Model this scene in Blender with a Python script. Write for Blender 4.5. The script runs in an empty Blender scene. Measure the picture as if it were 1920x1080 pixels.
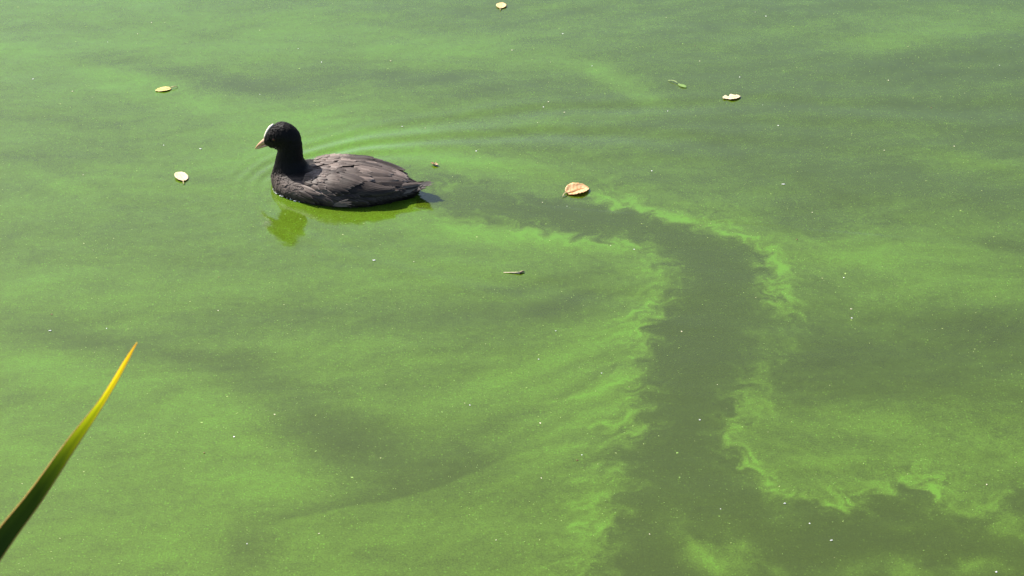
import bpy, bmesh, math, random
import numpy as np
from mathutils import Vector, Matrix
from mathutils.bvhtree import BVHTree

scene = bpy.context.scene
col = scene.collection
rng = np.random.default_rng(7)
random.seed(7)

# ---------------------------------------------------------------- camera
cam_d = bpy.data.cameras.new('camera')
cam = bpy.data.objects.new('camera', cam_d)
col.objects.link(cam)
cam.location = (0.0, 0.0, 2.09)
cam.rotation_euler = (math.radians(90.0 - 29.0), 0.0, 0.0)
cam_d.sensor_width = 36.0
cam_d.lens = 4427.0 * 36.0 / 1920.0
cam_d.clip_start = 0.05
cam_d.clip_end = 3000.0
cam_d.dof.use_dof = True
cam_d.dof.focus_distance = 4.62
cam_d.dof.aperture_fstop = 16.0
scene.camera = cam

# ---------------------------------------------------------------- daylight
SUN_EL, SUN_AZ = math.radians(45.0), math.radians(-49.0)     # azimuth clockwise from +Y (away from the camera)
world = bpy.data.worlds.new('World')
scene.world = world
world.use_nodes = True
wn = world.node_tree
wn.nodes.clear()
sky = wn.nodes.new('ShaderNodeTexSky')
sky.sky_type = 'NISHITA'
sky.sun_disc = False
sky.sun_elevation = SUN_EL
sky.sun_rotation = SUN_AZ % (2 * math.pi)
sky.air_density = 1.0
sky.dust_density = 1.8
bg = wn.nodes.new('ShaderNodeBackground')
bg.inputs['Strength'].default_value = 0.088
wo = wn.nodes.new('ShaderNodeOutputWorld')
wn.links.new(sky.outputs[0], bg.inputs['Color'])
wn.links.new(bg.outputs[0], wo.inputs['Surface'])

sun_d = bpy.data.lights.new('sun', 'SUN')
sun_d.energy = 4.8
sun_d.angle = math.radians(0.5)
sun_d.color = (1.0, 0.945, 0.86)
sun = bpy.data.objects.new('sun', sun_d)
col.objects.link(sun)
_to_sun = Vector((math.sin(SUN_AZ) * math.cos(SUN_EL), math.cos(SUN_AZ) * math.cos(SUN_EL), math.sin(SUN_EL)))
sun.rotation_euler = (-_to_sun).to_track_quat('-Z', 'Y').to_euler()
sun.location = _to_sun * 20

scene.view_settings.view_transform = 'Standard'
scene.view_settings.look = 'None'
scene.view_settings.gamma = 1.0
scene.view_settings.use_curve_mapping = False
scene.view_settings.exposure = 1.11

# ---------------------------------------------------------------- view geometry used as a ruler
F_PX = 4427.0            # focal length in photo pixels (1920 wide)
CAM_H = 2.09             # eye height above the water, metres
PITCH = math.radians(29.0)
_cp, _sp = math.cos(PITCH), math.sin(PITCH)

def at(px, py, z=0.0):
    """point of the horizontal plane z that is seen at photo pixel (px, py)"""
    a = (np.asarray(px, float) - 960.0) / F_PX
    b = (540.0 - np.asarray(py, float)) / F_PX
    dy = _cp + b * _sp
    dz = -_sp + b * _cp
    t = (z - CAM_H) / dz
    return a * t, dy * t

def ray(px, py, dist):
    a = (px - 960.0) / F_PX; b = (540.0 - py) / F_PX
    v = np.array([a, _cp + b * _sp, -_sp + b * _cp])
    v /= np.linalg.norm(v)
    return np.array([0, 0, CAM_H]) + v * dist

def to_px(x, y, z=0.0):
    dz = z - CAM_H
    f = y * _cp - dz * _sp
    f = np.maximum(f, 1e-3)
    u = y * _sp + dz * _cp
    return 960.0 + F_PX * x / f, 540.0 - F_PX * u / f

# ---------------------------------------------------------------- numpy noise
def _hash(ix, iy, seed):
    h = (ix.astype(np.int64) * 374761393 + iy.astype(np.int64) * 668265263 + seed * 2147483647) & 0xFFFFFFFF
    h = ((h ^ (h >> 13)) * 1274126177) & 0xFFFFFFFF
    return (h ^ (h >> 16)) & 0xFFFF

def perlin(x, y, seed=0):
    x0 = np.floor(x); y0 = np.floor(y)
    fx = x - x0; fy = y - y0
    ux = fx * fx * fx * (fx * (fx * 6 - 15) + 10); uy = fy * fy * fy * (fy * (fy * 6 - 15) + 10)
    def g(ox, oy):
        a = _hash(x0 + ox, y0 + oy, seed) * (2 * math.pi / 65536.0)
        return np.cos(a) * (fx - ox) + np.sin(a) * (fy - oy)
    n0 = g(0, 0); n1 = g(1, 0); n2 = g(0, 1); n3 = g(1, 1)
    return 1.4 * ((n0 + ux * (n1 - n0)) * (1 - uy) + (n2 + ux * (n3 - n2)) * uy)

def fbm(x, y, octv=4, seed=0, gain=0.5):
    s = 0.0; a = 1.0
    for k in range(octv):
        s = s + a * perlin(x * 2 ** k + 17.3 * k, y * 2 ** k - 9.1 * k, seed + k)
        a *= gain
    return s

def sstep(a, b, x):
    t = np.clip((x - a) / (b - a), 0, 1)
    return t * t * (3 - 2 * t)

def seg_dist(x, y, pts, closed=True):
    d2 = np.full(x.shape, 1e9); inside = np.zeros(x.shape, bool)
    n = len(pts)
    for i in range(n if closed else n - 1):
        ax, ay = pts[i]; bx, by = pts[(i + 1) % n]
        ex, ey = bx - ax, by - ay
        t = np.clip(((x - ax) * ex + (y - ay) * ey) / (ex * ex + ey * ey + 1e-12), 0, 1)
        d2 = np.minimum(d2, (x - ax - t * ex) ** 2 + (y - ay - t * ey) ** 2)
        if closed:
            c = ((ay > y) != (by > y))
            xi = ax + (y - ay) * ex / (ey if abs(ey) > 1e-12 else 1e-12)
            inside ^= c & (x < xi)
    d = np.sqrt(d2)
    return np.where(inside, -d, d) if closed else d

# open water swept clear of algae behind the bird (photo pixels, laid on the water plane)
LANE = [(782, 366), (850, 352), (930, 360), (1010, 370), (1075, 372), (1140, 380), (1200, 394), (1235, 412),
        (1290, 420), (1340, 428), (1385, 446), (1432, 466), (1440, 510), (1452, 560), (1440, 620), (1412, 690),
        (1388, 755), (1368, 815), (1400, 868), (1432, 905), (1452, 934), (1520, 940), (1582, 946), (1622, 926),
        (1668, 902), (1720, 902), (1756, 918), (1776, 950), (1806, 966), (1862, 958), (1905, 930), (1960, 905),
        (2100, 900), (2300, 1000), (2300, 1500), (1000, 1500), (1060, 1250), (1118, 1085), (1128, 1010),
        (1150, 955), (1176, 905), (1168, 850), (1215, 782), (1200, 710), (1212, 640), (1248, 575), (1262, 530),
        (1236, 490), (1212, 455), (1150, 448), (1080, 442), (1000, 430), (930, 414), (860, 398), (800, 390)]
PATCH = [  # cx, cy, rx, ry, rotation (deg, clockwise in the photo), amount
    (70, 20, 180, 22, 4, -.16), (300, 125, 230, 13, 12, -.24), (450, 162, 100, 11, 0, -.20), (390, 65, 50, 12, 0, -.12),
    (100, 215, 200, 30, 5, -.12), (200, 300, 250, 20, 3, -.10), (60, 90, 90, 12, 8, .15), (240, 145, 90, 12, 10, .14),
    (370, 195, 60, 12, 5, .16), (560, 215, 100, 15, -5, .14), (120, 350, 60, 10, 20, .14), (640, 60, 200, 30, -3, .12),
    (840, 88, 110, 24, -5, .24), (970, 125, 100, 9, 0, .14), (1180, 165, 60, 13, 26, .22), (1110, 132, 90, 9, 12, .16),
    (760, 140, 130, 13, 0, -.22), (960, 165, 150, 13, 5, -.16), (900, 40, 150, 30, 0, -.14),
    (1500, 190, 380, 170, 0, -.15), (1640, 92, 75, 12, -6, .30), (1770, 48, 160, 18, -3, .26), (1800, 118, 150, 18, -5, -.14),
    (1830, 305, 90, 18, 0, .22), (1640, 345, 90, 14, 5, .06), (1600, 490, 110, 36, 15, .18), (1790, 480, 150, 34, 0, .22),
    (1880, 458, 60, 10, 10, -.32), (1560, 420, 80, 25, 0, -.12), (1880, 545, 90, 20, 0, .14), (1700, 655, 230, 45, 0, -.24),
    (1860, 610, 100, 13, 5, -.26), (1530, 700, 70, 50, 0, -.12), (1700, 850, 200, 45, 0, .12), (1600, 790, 130, 30, 0, .10),
    (640, 268, 170, 34, -4, .26), (560, 360, 130, 60, 0, .12), (900, 312, 140, 16, 8, .24), (850, 336, 70, 7, 8, -.22),
    (1010, 450, 130, 12, 2, .30), (880, 428, 120, 10, 5, .18), (1115, 640, 140, 60, -25, .09), (980, 500, 130, 22, -5, .04),
    (950, 592, 200, 20, -3, -.24), (1090, 548, 80, 18, -28, -.20), (600, 592, 200, 18, 0, -.13), (640, 520, 160, 22, 0, -.06),
    (190, 650, 190, 13, 6, -.28), (60, 610, 120, 22, 0, -.12), (440, 700, 80, 28, 22, -.22), (560, 775, 120, 36, 25, -.24),
    (700, 825, 130, 36, 12, -.22), (480, 1010, 60, 30, -30, -.26), (690, 1030, 40, 12, 0, -.12), (560, 905, 60, 26, 20, .16),
    (420, 820, 80, 60, 0, .12), (110, 700, 120, 22, 14, .16), (1060, 830, 70, 8, -10, .2), (1290, 1020, 60, 30, 40, .05),
    (250, 440, 260, 26, 4, -.10), (300, 540, 240, 22, -3, .06), (150, 930, 200, 90, 0, .05), (850, 720, 200, 60, -5, .05),
    (1040, 680, 120, 10, -18, .16), (1100, 745, 110, 9, -22, .20), (1080, 790, 90, 8, -22, .14),
    (1000, 770, 150, 8, -14, -.10), (1110, 715, 70, 6, -22, -.14)]
WISP = [  # faint algae strands inside the open water: px, py, rx, ry, rot, amount
    (1330, 1045, 70, 26, 48, .34), (1430, 1062, 70, 18, 40, .42), (1700, 1068, 120, 16, -3, .42), (1880, 1060, 60, 10, 5, .24),
    (1450, 965, 30, 16, 40, .18), (1680, 985, 40, 6, 10, .12), (1760, 985, 40, 10, 20, .12), (1280, 940, 60, 50, 0, .06),
    (1905, 1000, 40, 14, 5, .2), (1450, 590, 60, 8, 30, .2), (1430, 640, 60, 8, 32, .2), (1840, 975, 60, 10, 0, .22)]

RIDGE = [  # bright strands of gathered algae: photo pixels, width in metres, amount
    ([(1448, 928), (1520, 934), (1580, 943), (1630, 924), (1680, 899), (1722, 894), (1748, 908), (1762, 942), (1792, 962), (1840, 957), (1900, 930), (1980, 905)], .011, .30),
    ([(1560, 956), (1620, 940), (1670, 915), (1720, 905)], .006, .20),
    ([(1700, 900), (1735, 902), (1765, 930), (1770, 955)], .010, .25),
    ([(1380, 440), (1440, 470), (1468, 520), (1478, 560)], .014, .30), ([(1425, 540), (1470, 562), (1500, 592)], .006, .22), ([(1435, 575), (1480, 600), (1508, 628)], .005, .22),
    ([(1440, 610), (1470, 625), (1490, 655)], .006, .18), ([(1418, 690), (1432, 720), (1440, 760), (1425, 790)], .013, .22), ([(1385, 750), (1378, 790), (1372, 825)], .007, .28),
    ([(1375, 830), (1400, 842), (1420, 858)], .007, .20), ([(1405, 876), (1428, 880), (1446, 905), (1452, 932)], .009, .34),
    ([(1030, 752), (1120, 738), (1200, 702)], .007, .24), ([(1060, 800), (1150, 792), (1218, 768)], .007, .22), ([(1085, 838), (1140, 832), (1205, 800)], .006, .20),
    ([(1085, 905), (1140, 892), (1180, 884)], .008, .28), ([(1100, 880), (1140, 868), (1172, 872)], .006, .22), ([(1082, 985), (1110, 960), (1150, 935)], .008, .28),
    ([(1080, 1000), (1120, 995), (1152, 975)], .007, .24), ([(1076, 1060), (1110, 1040), (1138, 1010)], .007, .22), ([(1130, 690), (1190, 668), (1216, 640)], .008, .18),
    ([(1160, 600), (1215, 575), (1256, 548)], .008, .20), ([(1170, 565), (1225, 540), (1250, 520)], .005, .18), ([(1150, 500), (1205, 490), (1225, 470)], .006, .16),
    ([(1085, 362), (1150, 374), (1220, 392), (1290, 412)], .014, .26), ([(1110, 378), (1170, 384), (1230, 402)], .005, .24), ([(1230, 404), (1300, 414), (1380, 436)], .009, .26),
    ([(1060, 376), (1110, 384), (1160, 388)], .004, .18), ([(1100, 440), (1150, 446), (1190, 462)], .004, .22), ([(960, 436), (1040, 446), (1120, 452)], .012, .16),
    ([(1395, 1020), (1440, 1055), (1475, 1100)], .010, .30), ([(1290, 1008), (1335, 1050), (1350, 1090)], .009, .20), ([(1440, 975), (1470, 970), (1500, 985)], .007, .14)]
_ridge_w = [([tuple(float(v) for v in at(*p)) for p in pts], w, a) for pts, w, a in RIDGE]

def ridges(x, y):
    s = np.zeros(x.shape)
    for pts, w, a in _ridge_w:
        q = np.array(pts); m = 6 * w + .02
        sel = (x > q[:, 0].min() - m) & (x < q[:, 0].max() + m) & (y > q[:, 1].min() - m) & (y < q[:, 1].max() + m)
        if sel.any():
            dd = seg_dist(x[sel], y[sel], pts, False)
            s[sel] += a * (.75 * np.exp(-(dd / w) ** 2) + .25 * np.exp(-(dd / (2.6 * w)) ** 2))
    return s

def blobs(px, py, lst):
    s = np.zeros(px.shape)
    lst = [(a, b, c * 1.15, d * 1.35, e, g * (.62 if g < 0 else .85)) for a, b, c, d, e, g in lst]
    for cx, cy, rx, ry, rot, amp in lst:
        c, n = math.cos(math.radians(rot)), math.sin(math.radians(rot))
        dx = px - cx; dy = py - cy
        u = (dx * c + dy * n) / rx; v = (-dx * n + dy * c) / ry
        s += amp * np.exp(-0.75 * (u * u + v * v))
    return s

def curl(x, y, sc, seed):
    e = 0.02 / sc
    a = perlin(x * sc, (y + e) * sc, seed) - perlin(x * sc, (y - e) * sc, seed)
    b = perlin((x + e) * sc, y * sc, seed) - perlin((x - e) * sc, y * sc, seed)
    return a / (2 * e * sc), -b / (2 * e * sc)

_lane_w = [tuple(float(v) for v in at(*p)) for p in LANE]
_bx0, _by0 = (float(v) for v in at(700, 360))

def algae(X, Y):
    """amount of algae floating at world points, plus painted upper-left sheen (0 = clear dark water, 1 = thick)"""
    d0 = seg_dist(X, Y, _lane_w)
    # slow stirring everywhere, lively curling near the edge of the swept water
    near = np.exp(-(d0 / 0.075) ** 2)
    x, y = X.copy(), Y.copy()
    x += 0.05 * perlin(X * 2.3, Y * 2.3, 91) + 0.018 * perlin(X * 7, Y * 7, 93)
    y += 0.05 * perlin(X * 2.3, Y * 2.3, 92) + 0.018 * perlin(X * 7, Y * 7, 94)
    x0w, y0w = x.copy(), y.copy()
    x, y = X + 0.2 * (x - X), Y + 0.2 * (y - Y)
    for k in range(7):
        vx, vy = curl(x, y, 7.5, 5)
        wx, wy = curl(x, y, 24.0, 6)
        x = x + near * (0.0006 * vx + 0.0015 * wx)
        y = y + near * (0.0007 * vy + 0.0017 * wy)
    px, py = to_px(x, y)
    d = seg_dist(x, y, _lane_w)
    leftside = sstep(1330, 1250, px) * sstep(470, 540, py)
    # fingers: strands lying oblique to the edge
    def strand(ang, seed, fa, fl):
        c, n = math.cos(ang), math.sin(ang)
        return fbm((x * c + y * n) * fl, (-x * n + y * c) * fa, 3, seed)
    sl = strand(math.radians(36), 31, 27, 2.4)
    sr = strand(math.radians(-48), 33, 26, 3.2)
    st = leftside * sl + (1 - leftside) * sr
    x = x + near * 0.0042 * fbm(x * 46, y * 46, 3, 47, .6)
    y = y + near * 0.0050 * fbm(x * 46 + 9, y * 46, 3, 48, .6)
    fine = fbm(x * 48, y * 34, 4, 41, .65)
    ca_, sa_ = np.where(leftside > .5, math.cos(.62), math.cos(-.80)), np.where(leftside > .5, math.sin(.62), math.sin(-.80))
    al_ = (x * ca_ + y * sa_); ac_ = (-x * sa_ + y * ca_)
    fil = np.clip(1 - 2.1 * np.abs(fbm(al_ * 4.6, ac_ * 36, 3, 49, .6)), 0, 1) ** 2 * np.clip(.5 + perlin(x * 8, y * 8, 50), 0, 1)
    lump = fbm(x * 9, y * 7, 2, 43)
    calm = 1 - 0.65 * sstep(1440, 1500, px) * sstep(880, 920, py)
    horiz = sstep(1180, 980, px) * sstep(480, 450, py)
    d = d + (1 - 0.55 * horiz) * (0.009 * st + 0.002 * lump) * calm * np.exp(-(d / 0.12) ** 2) + 0.0075 * fine - 0.010 * fil * near
    soft = 0.007 + (0.020 + 0.026 * leftside) * np.clip(0.5 + 0.9 * fbm(x * 5, y * 4, 2, 45), 0, 1)
    edge = sstep(-1, 1.3, d / soft)
    band = edge * np.exp(-np.clip(d, 0, None) / 0.048)
    wide = edge * np.exp(-np.clip(d, 0, None) / 0.22)
    pxb, pyb = to_px(x0w, y0w)
    bs = blobs(0.5 * (pxb + px), 0.5 * (pyb + py), PATCH)
    # sharp lower border of the dark wedge, lower left
    yl = np.interp(pxb, [500, 560, 700, 840, 930, 1000, 1060, 1120], [985, 968, 938, 905, 872, 845, 826, 815])
    up = yl - py
    wedge = np.exp(-np.clip(up, 0, None) / 60) * sstep(-7, 3, up) * sstep(470, 600, pxb) * sstep(1110, 900, pxb)
    big = fbm(x0w * 1.5 + 3, y0w * 1.1, 3, 11)
    # streaks drawn out along the sight-crossing drift
    strk = fbm(x0w * 2.6 + 0.8 * y0w, y0w * 11 - 2.0 * x0w, 4, 21)
    qx = x0w + 0.07 * perlin(x0w * 4, y0w * 4, 27); qy = y0w + 0.07 * perlin(x0w * 4 + 7, y0w * 4, 28)
    wispy = fbm(qx * 3.5 + 1.2 * qy, qy * 20 - 5 * qx, 4, 23, .55)
    patchy = fbm(x0w * 14, y0w * 13, 3, 25)
    base = np.interp(pxb, [-400, 300, 900, 1500, 1900, 2500], [.57, .53, .47, .38, .33, .38]) + 1.25 * bs - 0.27 * wedge + 0.07 * big + 0.085 * strk + 0.07 * wispy + 0.06 * patchy + 0.05 * fbm(qx * 42, qy * 34, 3, 29, .6) + 0.12 * sstep(300, 0, pyb) * sstep(900, 100, pxb)  # last term paints the upper-left sheen in as extra density
    amt = np.interp(px, [700, 850, 1100, 1230, 1400, 1500, 1700], [0.0, .10, .28, .48, .40, .28, .32])
    amt = amt * (1 - leftside) + leftside * .22
    amt = amt + .22 * sstep(1420, 1480, px) * sstep(870, 910, py) * np.exp(-np.clip(d, 0, None) / .03)
    amt = amt * sstep(1500, 1250, py) * (1 - 0.4 * sstep(560, 640, py) * (1 - leftside))
    curlmod = 0.75 + 0.55 * st + 0.45 * fine
    dens = base + amt * band * np.clip(curlmod, 0, 2) * 1.25 + 0.03 * wide * leftside + 0.10 * st * wide
    low = 0.07 + 0.05 * fbm(x0w * 3, y0w * 2.2, 4, 51) + blobs(px, py, WISP) * np.clip(0.9 + 1.3 * fbm(x * 11 + 2, y * 9, 4, 61, .6), 0, 2)
    low = low + 0.22 * np.clip(st + 0.35 + fine * .4, 0, 1.2) * np.exp(np.clip(d, None, 0) / 0.028)
    low = low + 0.16 * sstep(1000, 850, px) * sstep(600, 480, py)
    low = low + 0.55 * fil * np.exp(-(d / 0.038) ** 2)
    dens = dens - 0.10 * (1 - fil) * np.exp(-(np.clip(d - .02, 0, None) / 0.05) ** 2) * np.clip(.4 + st, 0, 1) + 0.60 * fil * band - 0.12 * band
    dens = low * (1 - edge) + dens * edge
    dens = dens + ridges(X + .6 * (x - X), Y + .6 * (y - Y)) * np.clip(.75 + .5 * fine + .5 * fil, .1, 1.6)
    return np.clip(dens, 0.0, 1.15), d0

_P0 = np.array([float(v) for v in at(512, 342)]); _P1 = np.array([float(v) for v in at(789, 366)])
_ax = (_P1 - _P0) / np.linalg.norm(_P1 - _P0)
_ay = np.array([-_ax[1], _ax[0]])

def ripples(X, Y):
    """height of the water: bow wave arcs trailing from the swimming bird, faint swell elsewhere"""
    u = (X - _P0[0]) * _ax[0] + (Y - _P0[1]) * _ax[1]
    v = (X - _P0[0]) * _ay[0] + (Y - _P0[1]) * _ay[1]
    wob = 0.010 * perlin(X * 4, Y * 4, 71) + 0.004 * perlin(X * 11, Y * 11, 72)
    gate = np.clip(0.55 + 0.8 * perlin(X * 2.2 + 5, Y * 3.0, 73), 0.05, 1.2)
    r = np.sqrt((u - 0.055) ** 2 + v ** 2)
    far = np.clip(r, 0, 3)
    side = np.where(v > 0, 1.0, 0.45)
    behind = sstep(-0.12, 0.25, u)
    p = r - 0.80 * (u - 0.055) + wob            # open curves round the breast
    lam = 0.050 + 0.030 * sstep(0.10, 0.9, far)
    env = np.exp(-((p - 0.15) / 0.10) ** 2) * np.exp(-far / 0.8) * sstep(0.03, 0.09, far)
    h = 0.0015 * env * side * (0.7 + 0.3 * behind) * gate * np.sin(2 * math.pi * p / lam)
    p2 = r - 0.92 * (u - 0.055) + wob
    h += 0.0011 * np.exp(-((p2 - 0.11) / 0.07) ** 2) * np.exp(-far / 1.6) * side * behind * gate * np.sin(2 * math.pi * p2 / 0.050)
    p3 = r - 0.95 * (u - 0.055) + wob
    h += 0.0008 * np.exp(-((p3 - 0.20) / 0.05) ** 2) * np.exp(-far / 2.2) * sstep(-.02, .2, v) * behind * np.sin(2 * math.pi * p3 / 0.075)
    h += 0.00016 * np.exp(-(far / 0.35) ** 2) * perlin(X * 55, Y * 48, 74)
    fade = np.exp(-(np.hypot(X, Y - 4.5) / 30) ** 2)
    h += fade * (0.0007 * perlin(X * 3.1 + Y, Y * 5.0, 81) + 0.00022 * perlin(X * 13, Y * 17, 82))
    return h
# ---------------------------------------------------------------- object helpers
def tag(o, label=None, cat=None, group=None, kind=None):
    if label: o['label'] = label
    if cat: o['category'] = cat
    if group: o['group'] = group
    if kind: o['kind'] = kind
    return o

def empty(name, loc=(0, 0, 0), rz=0.0):
    o = bpy.data.objects.new(name, None)
    o.empty_display_size = 0.02
    o.location = loc; o.rotation_euler = (0, 0, rz)
    col.objects.link(o)
    return o

def mesh_np(name, verts, faces, mat=None, parent=None, attrs=None, smooth=True):
    """one mesh object from arrays; faces is (n,3) or (n,4) or a list of such arrays"""
    verts = np.asarray(verts, np.float32).reshape(-1, 3)
    fl = faces if isinstance(faces, list) else [faces]
    fl = [np.asarray(f, np.int32) for f in fl if len(f)]
    me = bpy.data.meshes.new(name)
    me.vertices.add(len(verts)); me.vertices.foreach_set('co', verts.ravel())
    idx = np.concatenate([f.ravel() for f in fl])
    cnt = np.concatenate([np.full(len(f), f.shape[1], np.int32) for f in fl])
    start = np.concatenate([[0], np.cumsum(cnt)[:-1]]).astype(np.int32)
    me.loops.add(len(idx)); me.loops.foreach_set('vertex_index', idx)
    me.polygons.add(len(cnt)); me.polygons.foreach_set('loop_start', start)
    me.polygons.foreach_set('use_smooth', np.full(len(cnt), smooth))
    me.update(calc_edges=True)
    for k, a in (attrs or {}).items():
        at_ = me.attributes.new(k, 'FLOAT', 'POINT')
        at_.data.foreach_set('value', np.asarray(a, np.float32).ravel())
    if mat: me.materials.append(mat)
    o = bpy.data.objects.new(name, me)
    col.objects.link(o)
    if parent: o.parent = parent
    return o

def grid_faces(nr, nc):
    i = np.arange((nr - 1) * (nc - 1)); r, c = i // (nc - 1), i % (nc - 1)
    a = r * nc + c
    return np.stack([a, a + 1, a + nc + 1, a + nc], 1)

def tube(pts, radii, n=6):
    """closed tapered tube along points -> verts, list of faces"""
    pts = [Vector(p) for p in pts]
    V = []; prev = None
    for i, p in enumerate(pts):
        t = (pts[min(i + 1, len(pts) - 1)] - pts[max(i - 1, 0)]).normalized()
        up = prev if prev else (Vector((0, 0, 1)) if abs(t.z) < 0.9 else Vector((1, 0, 0)))
        s = t.cross(up).normalized(); u = s.cross(t).normalized(); prev = u
        for k in range(n):
            a = 2 * math.pi * k / n
            V.append(p + (s * math.cos(a) + u * math.sin(a)) * radii[i])
    F = [[i * n + k, i * n + (k + 1) % n, (i + 1) * n + (k + 1) % n, (i + 1) * n + k] for i in range(len(pts) - 1) for k in range(n)]
    c0 = len(V); V.append(pts[0]); V.append(pts[-1]); m = (len(pts) - 1) * n
    T = [[c0, (k + 1) % n, k] for k in range(n)] + [[c0 + 1, m + k, m + (k + 1) % n] for k in range(n)]
    return np.array([list(v) for v in V]), [np.array(F), np.array(T)]

# ---------------------------------------------------------------- materials
class M:
    def __init__(self, name):
        self.m = bpy.data.materials.new(name); self.m.use_nodes = True
        self.t = self.m.node_tree; self.t.nodes.clear()
        self.out = self.t.nodes.new('ShaderNodeOutputMaterial')
        self.b = self.t.nodes.new('ShaderNodeBsdfPrincipled')
        self.t.links.new(self.b.outputs[0], self.out.inputs['Surface'])
    def n(self, kind, **kw):
        nd = self.t.nodes.new('ShaderNode' + kind)
        for k, v in kw.items():
            if k in nd.inputs: nd.inputs[k].default_value = v
            else: setattr(nd, k, v)
        return nd
    def l(self, a, b): self.t.links.new(a, b)
    def math(self, op, a, b=None, c=None, clamp=False):
        nd = self.t.nodes.new('ShaderNodeMath'); nd.operation = op; nd.use_clamp = clamp
        for i, v in enumerate((a, b, c)):
            if v is None: continue
            if isinstance(v, (int, float)): nd.inputs[i].default_value = v
            else: self.l(v, nd.inputs[i])
        return nd.outputs[0]
    def attr(self, name):
        return self.n('Attribute', attribute_name=name).outputs['Fac']
    def ramp(self, fac, stops, interp='LINEAR'):
        nd = self.t.nodes.new('ShaderNodeValToRGB'); nd.color_ramp.interpolation = interp
        el = nd.color_ramp.elements
        while len(el) < len(stops): el.new(0.5)
        for e, (p, c) in zip(el, stops): e.position = p; e.color = (*c, 1)
        self.l(fac, nd.inputs[0]); return nd.outputs[0]
    def mix(self, fac, a, b, mode='MIX'):
        nd = self.t.nodes.new('ShaderNodeMix'); nd.data_type = 'RGBA'; nd.blend_type = mode
        for i, v in ((0, fac), (6, a), (7, b)):
            if isinstance(v, (int, float)): nd.inputs[i].default_value = v
            elif isinstance(v, tuple): nd.inputs[i].default_value = (*v, 1)
            else: self.l(v, nd.inputs[i])
        return nd.outputs[2]
    def set(self, **kw):
        for k, v in kw.items():
            k = k.replace('_', ' ')
            if isinstance(v, tuple): v = (*v, 1)
            self.b.inputs[k].default_value = v
        return self
    def translucent(self, colour, weight):
        tr = self.n('BsdfTranslucent'); mx = self.t.nodes.new('ShaderNodeMixShader')
        self.l(colour, tr.inputs['Color'])
        if isinstance(weight, (int, float)): mx.inputs[0].default_value = weight
        else: self.l(weight, mx.inputs[0])
        self.l(self.b.outputs[0], mx.inputs[1]); self.l(tr.outputs[0], mx.inputs[2])
        self.l(mx.outputs[0], self.out.inputs['Surface'])

def water_material():
    k = M('pond_water')
    tc = k.n('TexCoord').outputs['Object']
    dens = k.attr('algae')
    g1 = k.n('TexNoise', Scale=330.0, Detail=2.0, Roughness=0.7); k.l(tc, g1.inputs['Vector'])
    g2 = k.n('TexNoise', Scale=95.0, Detail=3.0, Roughness=0.6); k.l(tc, g2.inputs['Vector'])
    vo = k.n('TexVoronoi', Scale=230.0, Randomness=1.0); k.l(tc, vo.inputs['Vector'])
    ms = k.n('Mapping'); ms.inputs['Scale'].default_value = (9.0, 34.0, 1.0); ms.inputs['Rotation'].default_value = (0, 0, 0.28)
    k.l(tc, ms.inputs['Vector'])
    g3 = k.n('TexNoise', Scale=1.0, Detail=5.0, Roughness=0.6, Distortion=0.6); k.l(ms.outputs[0], g3.inputs['Vector'])
    amp = k.math('MULTIPLY_ADD', dens, 0.55, 0.35)
    a = k.math('MULTIPLY', k.math('SUBTRACT', g1.outputs['Fac'], 0.5), k.math('MULTIPLY', amp, 1.7))
    b = k.math('MULTIPLY', k.math('SUBTRACT', g2.outputs['Fac'], 0.5), k.math('MULTIPLY', amp, 0.60))
    c = k.math('MULTIPLY', k.math('SUBTRACT', g3.outputs['Fac'], 0.5), k.math('MULTIPLY', amp, 0.30))
    d = k.math('ADD', k.math('ADD', dens, a), k.math('ADD', b, c))
    # scattered brighter granules
    cell = k.n('SeparateColor'); k.l(vo.outputs['Color'], cell.inputs[0])
    rare = k.math('GREATER_THAN', cell.outputs[0], 0.90)
    dot = k.math('MULTIPLY', rare, k.math('LESS_THAN', vo.outputs['Distance'], 0.34))
    d = k.math('MULTIPLY_ADD', dot, k.math('MULTIPLY', amp, 0.7), d)
    c_ = k.ramp(d, [(0.0, (.036, .052, .0025)), (0.30, (.049, .078, .005)), (0.60, (.072, .128, .009)), (1.0, (.090, .197, .012))])
    k.l(c_, k.b.inputs['Base Color'])
    bp = k.n('Bump', Strength=0.35, Distance=0.0006)
    nb = k.n('TexNoise', Scale=55.0, Detail=2.0); k.l(tc, nb.inputs['Vector'])
    k.l(nb.outputs['Fac'], bp.inputs['Height']); k.l(bp.outputs[0], k.b.inputs['Normal'])
    k.set(Roughness=0.10, IOR=1.333)
    k.b.inputs['Specular IOR Level'].default_value = 1.0      # reflectance raised to hold the sky sheen
    return k.m

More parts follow.
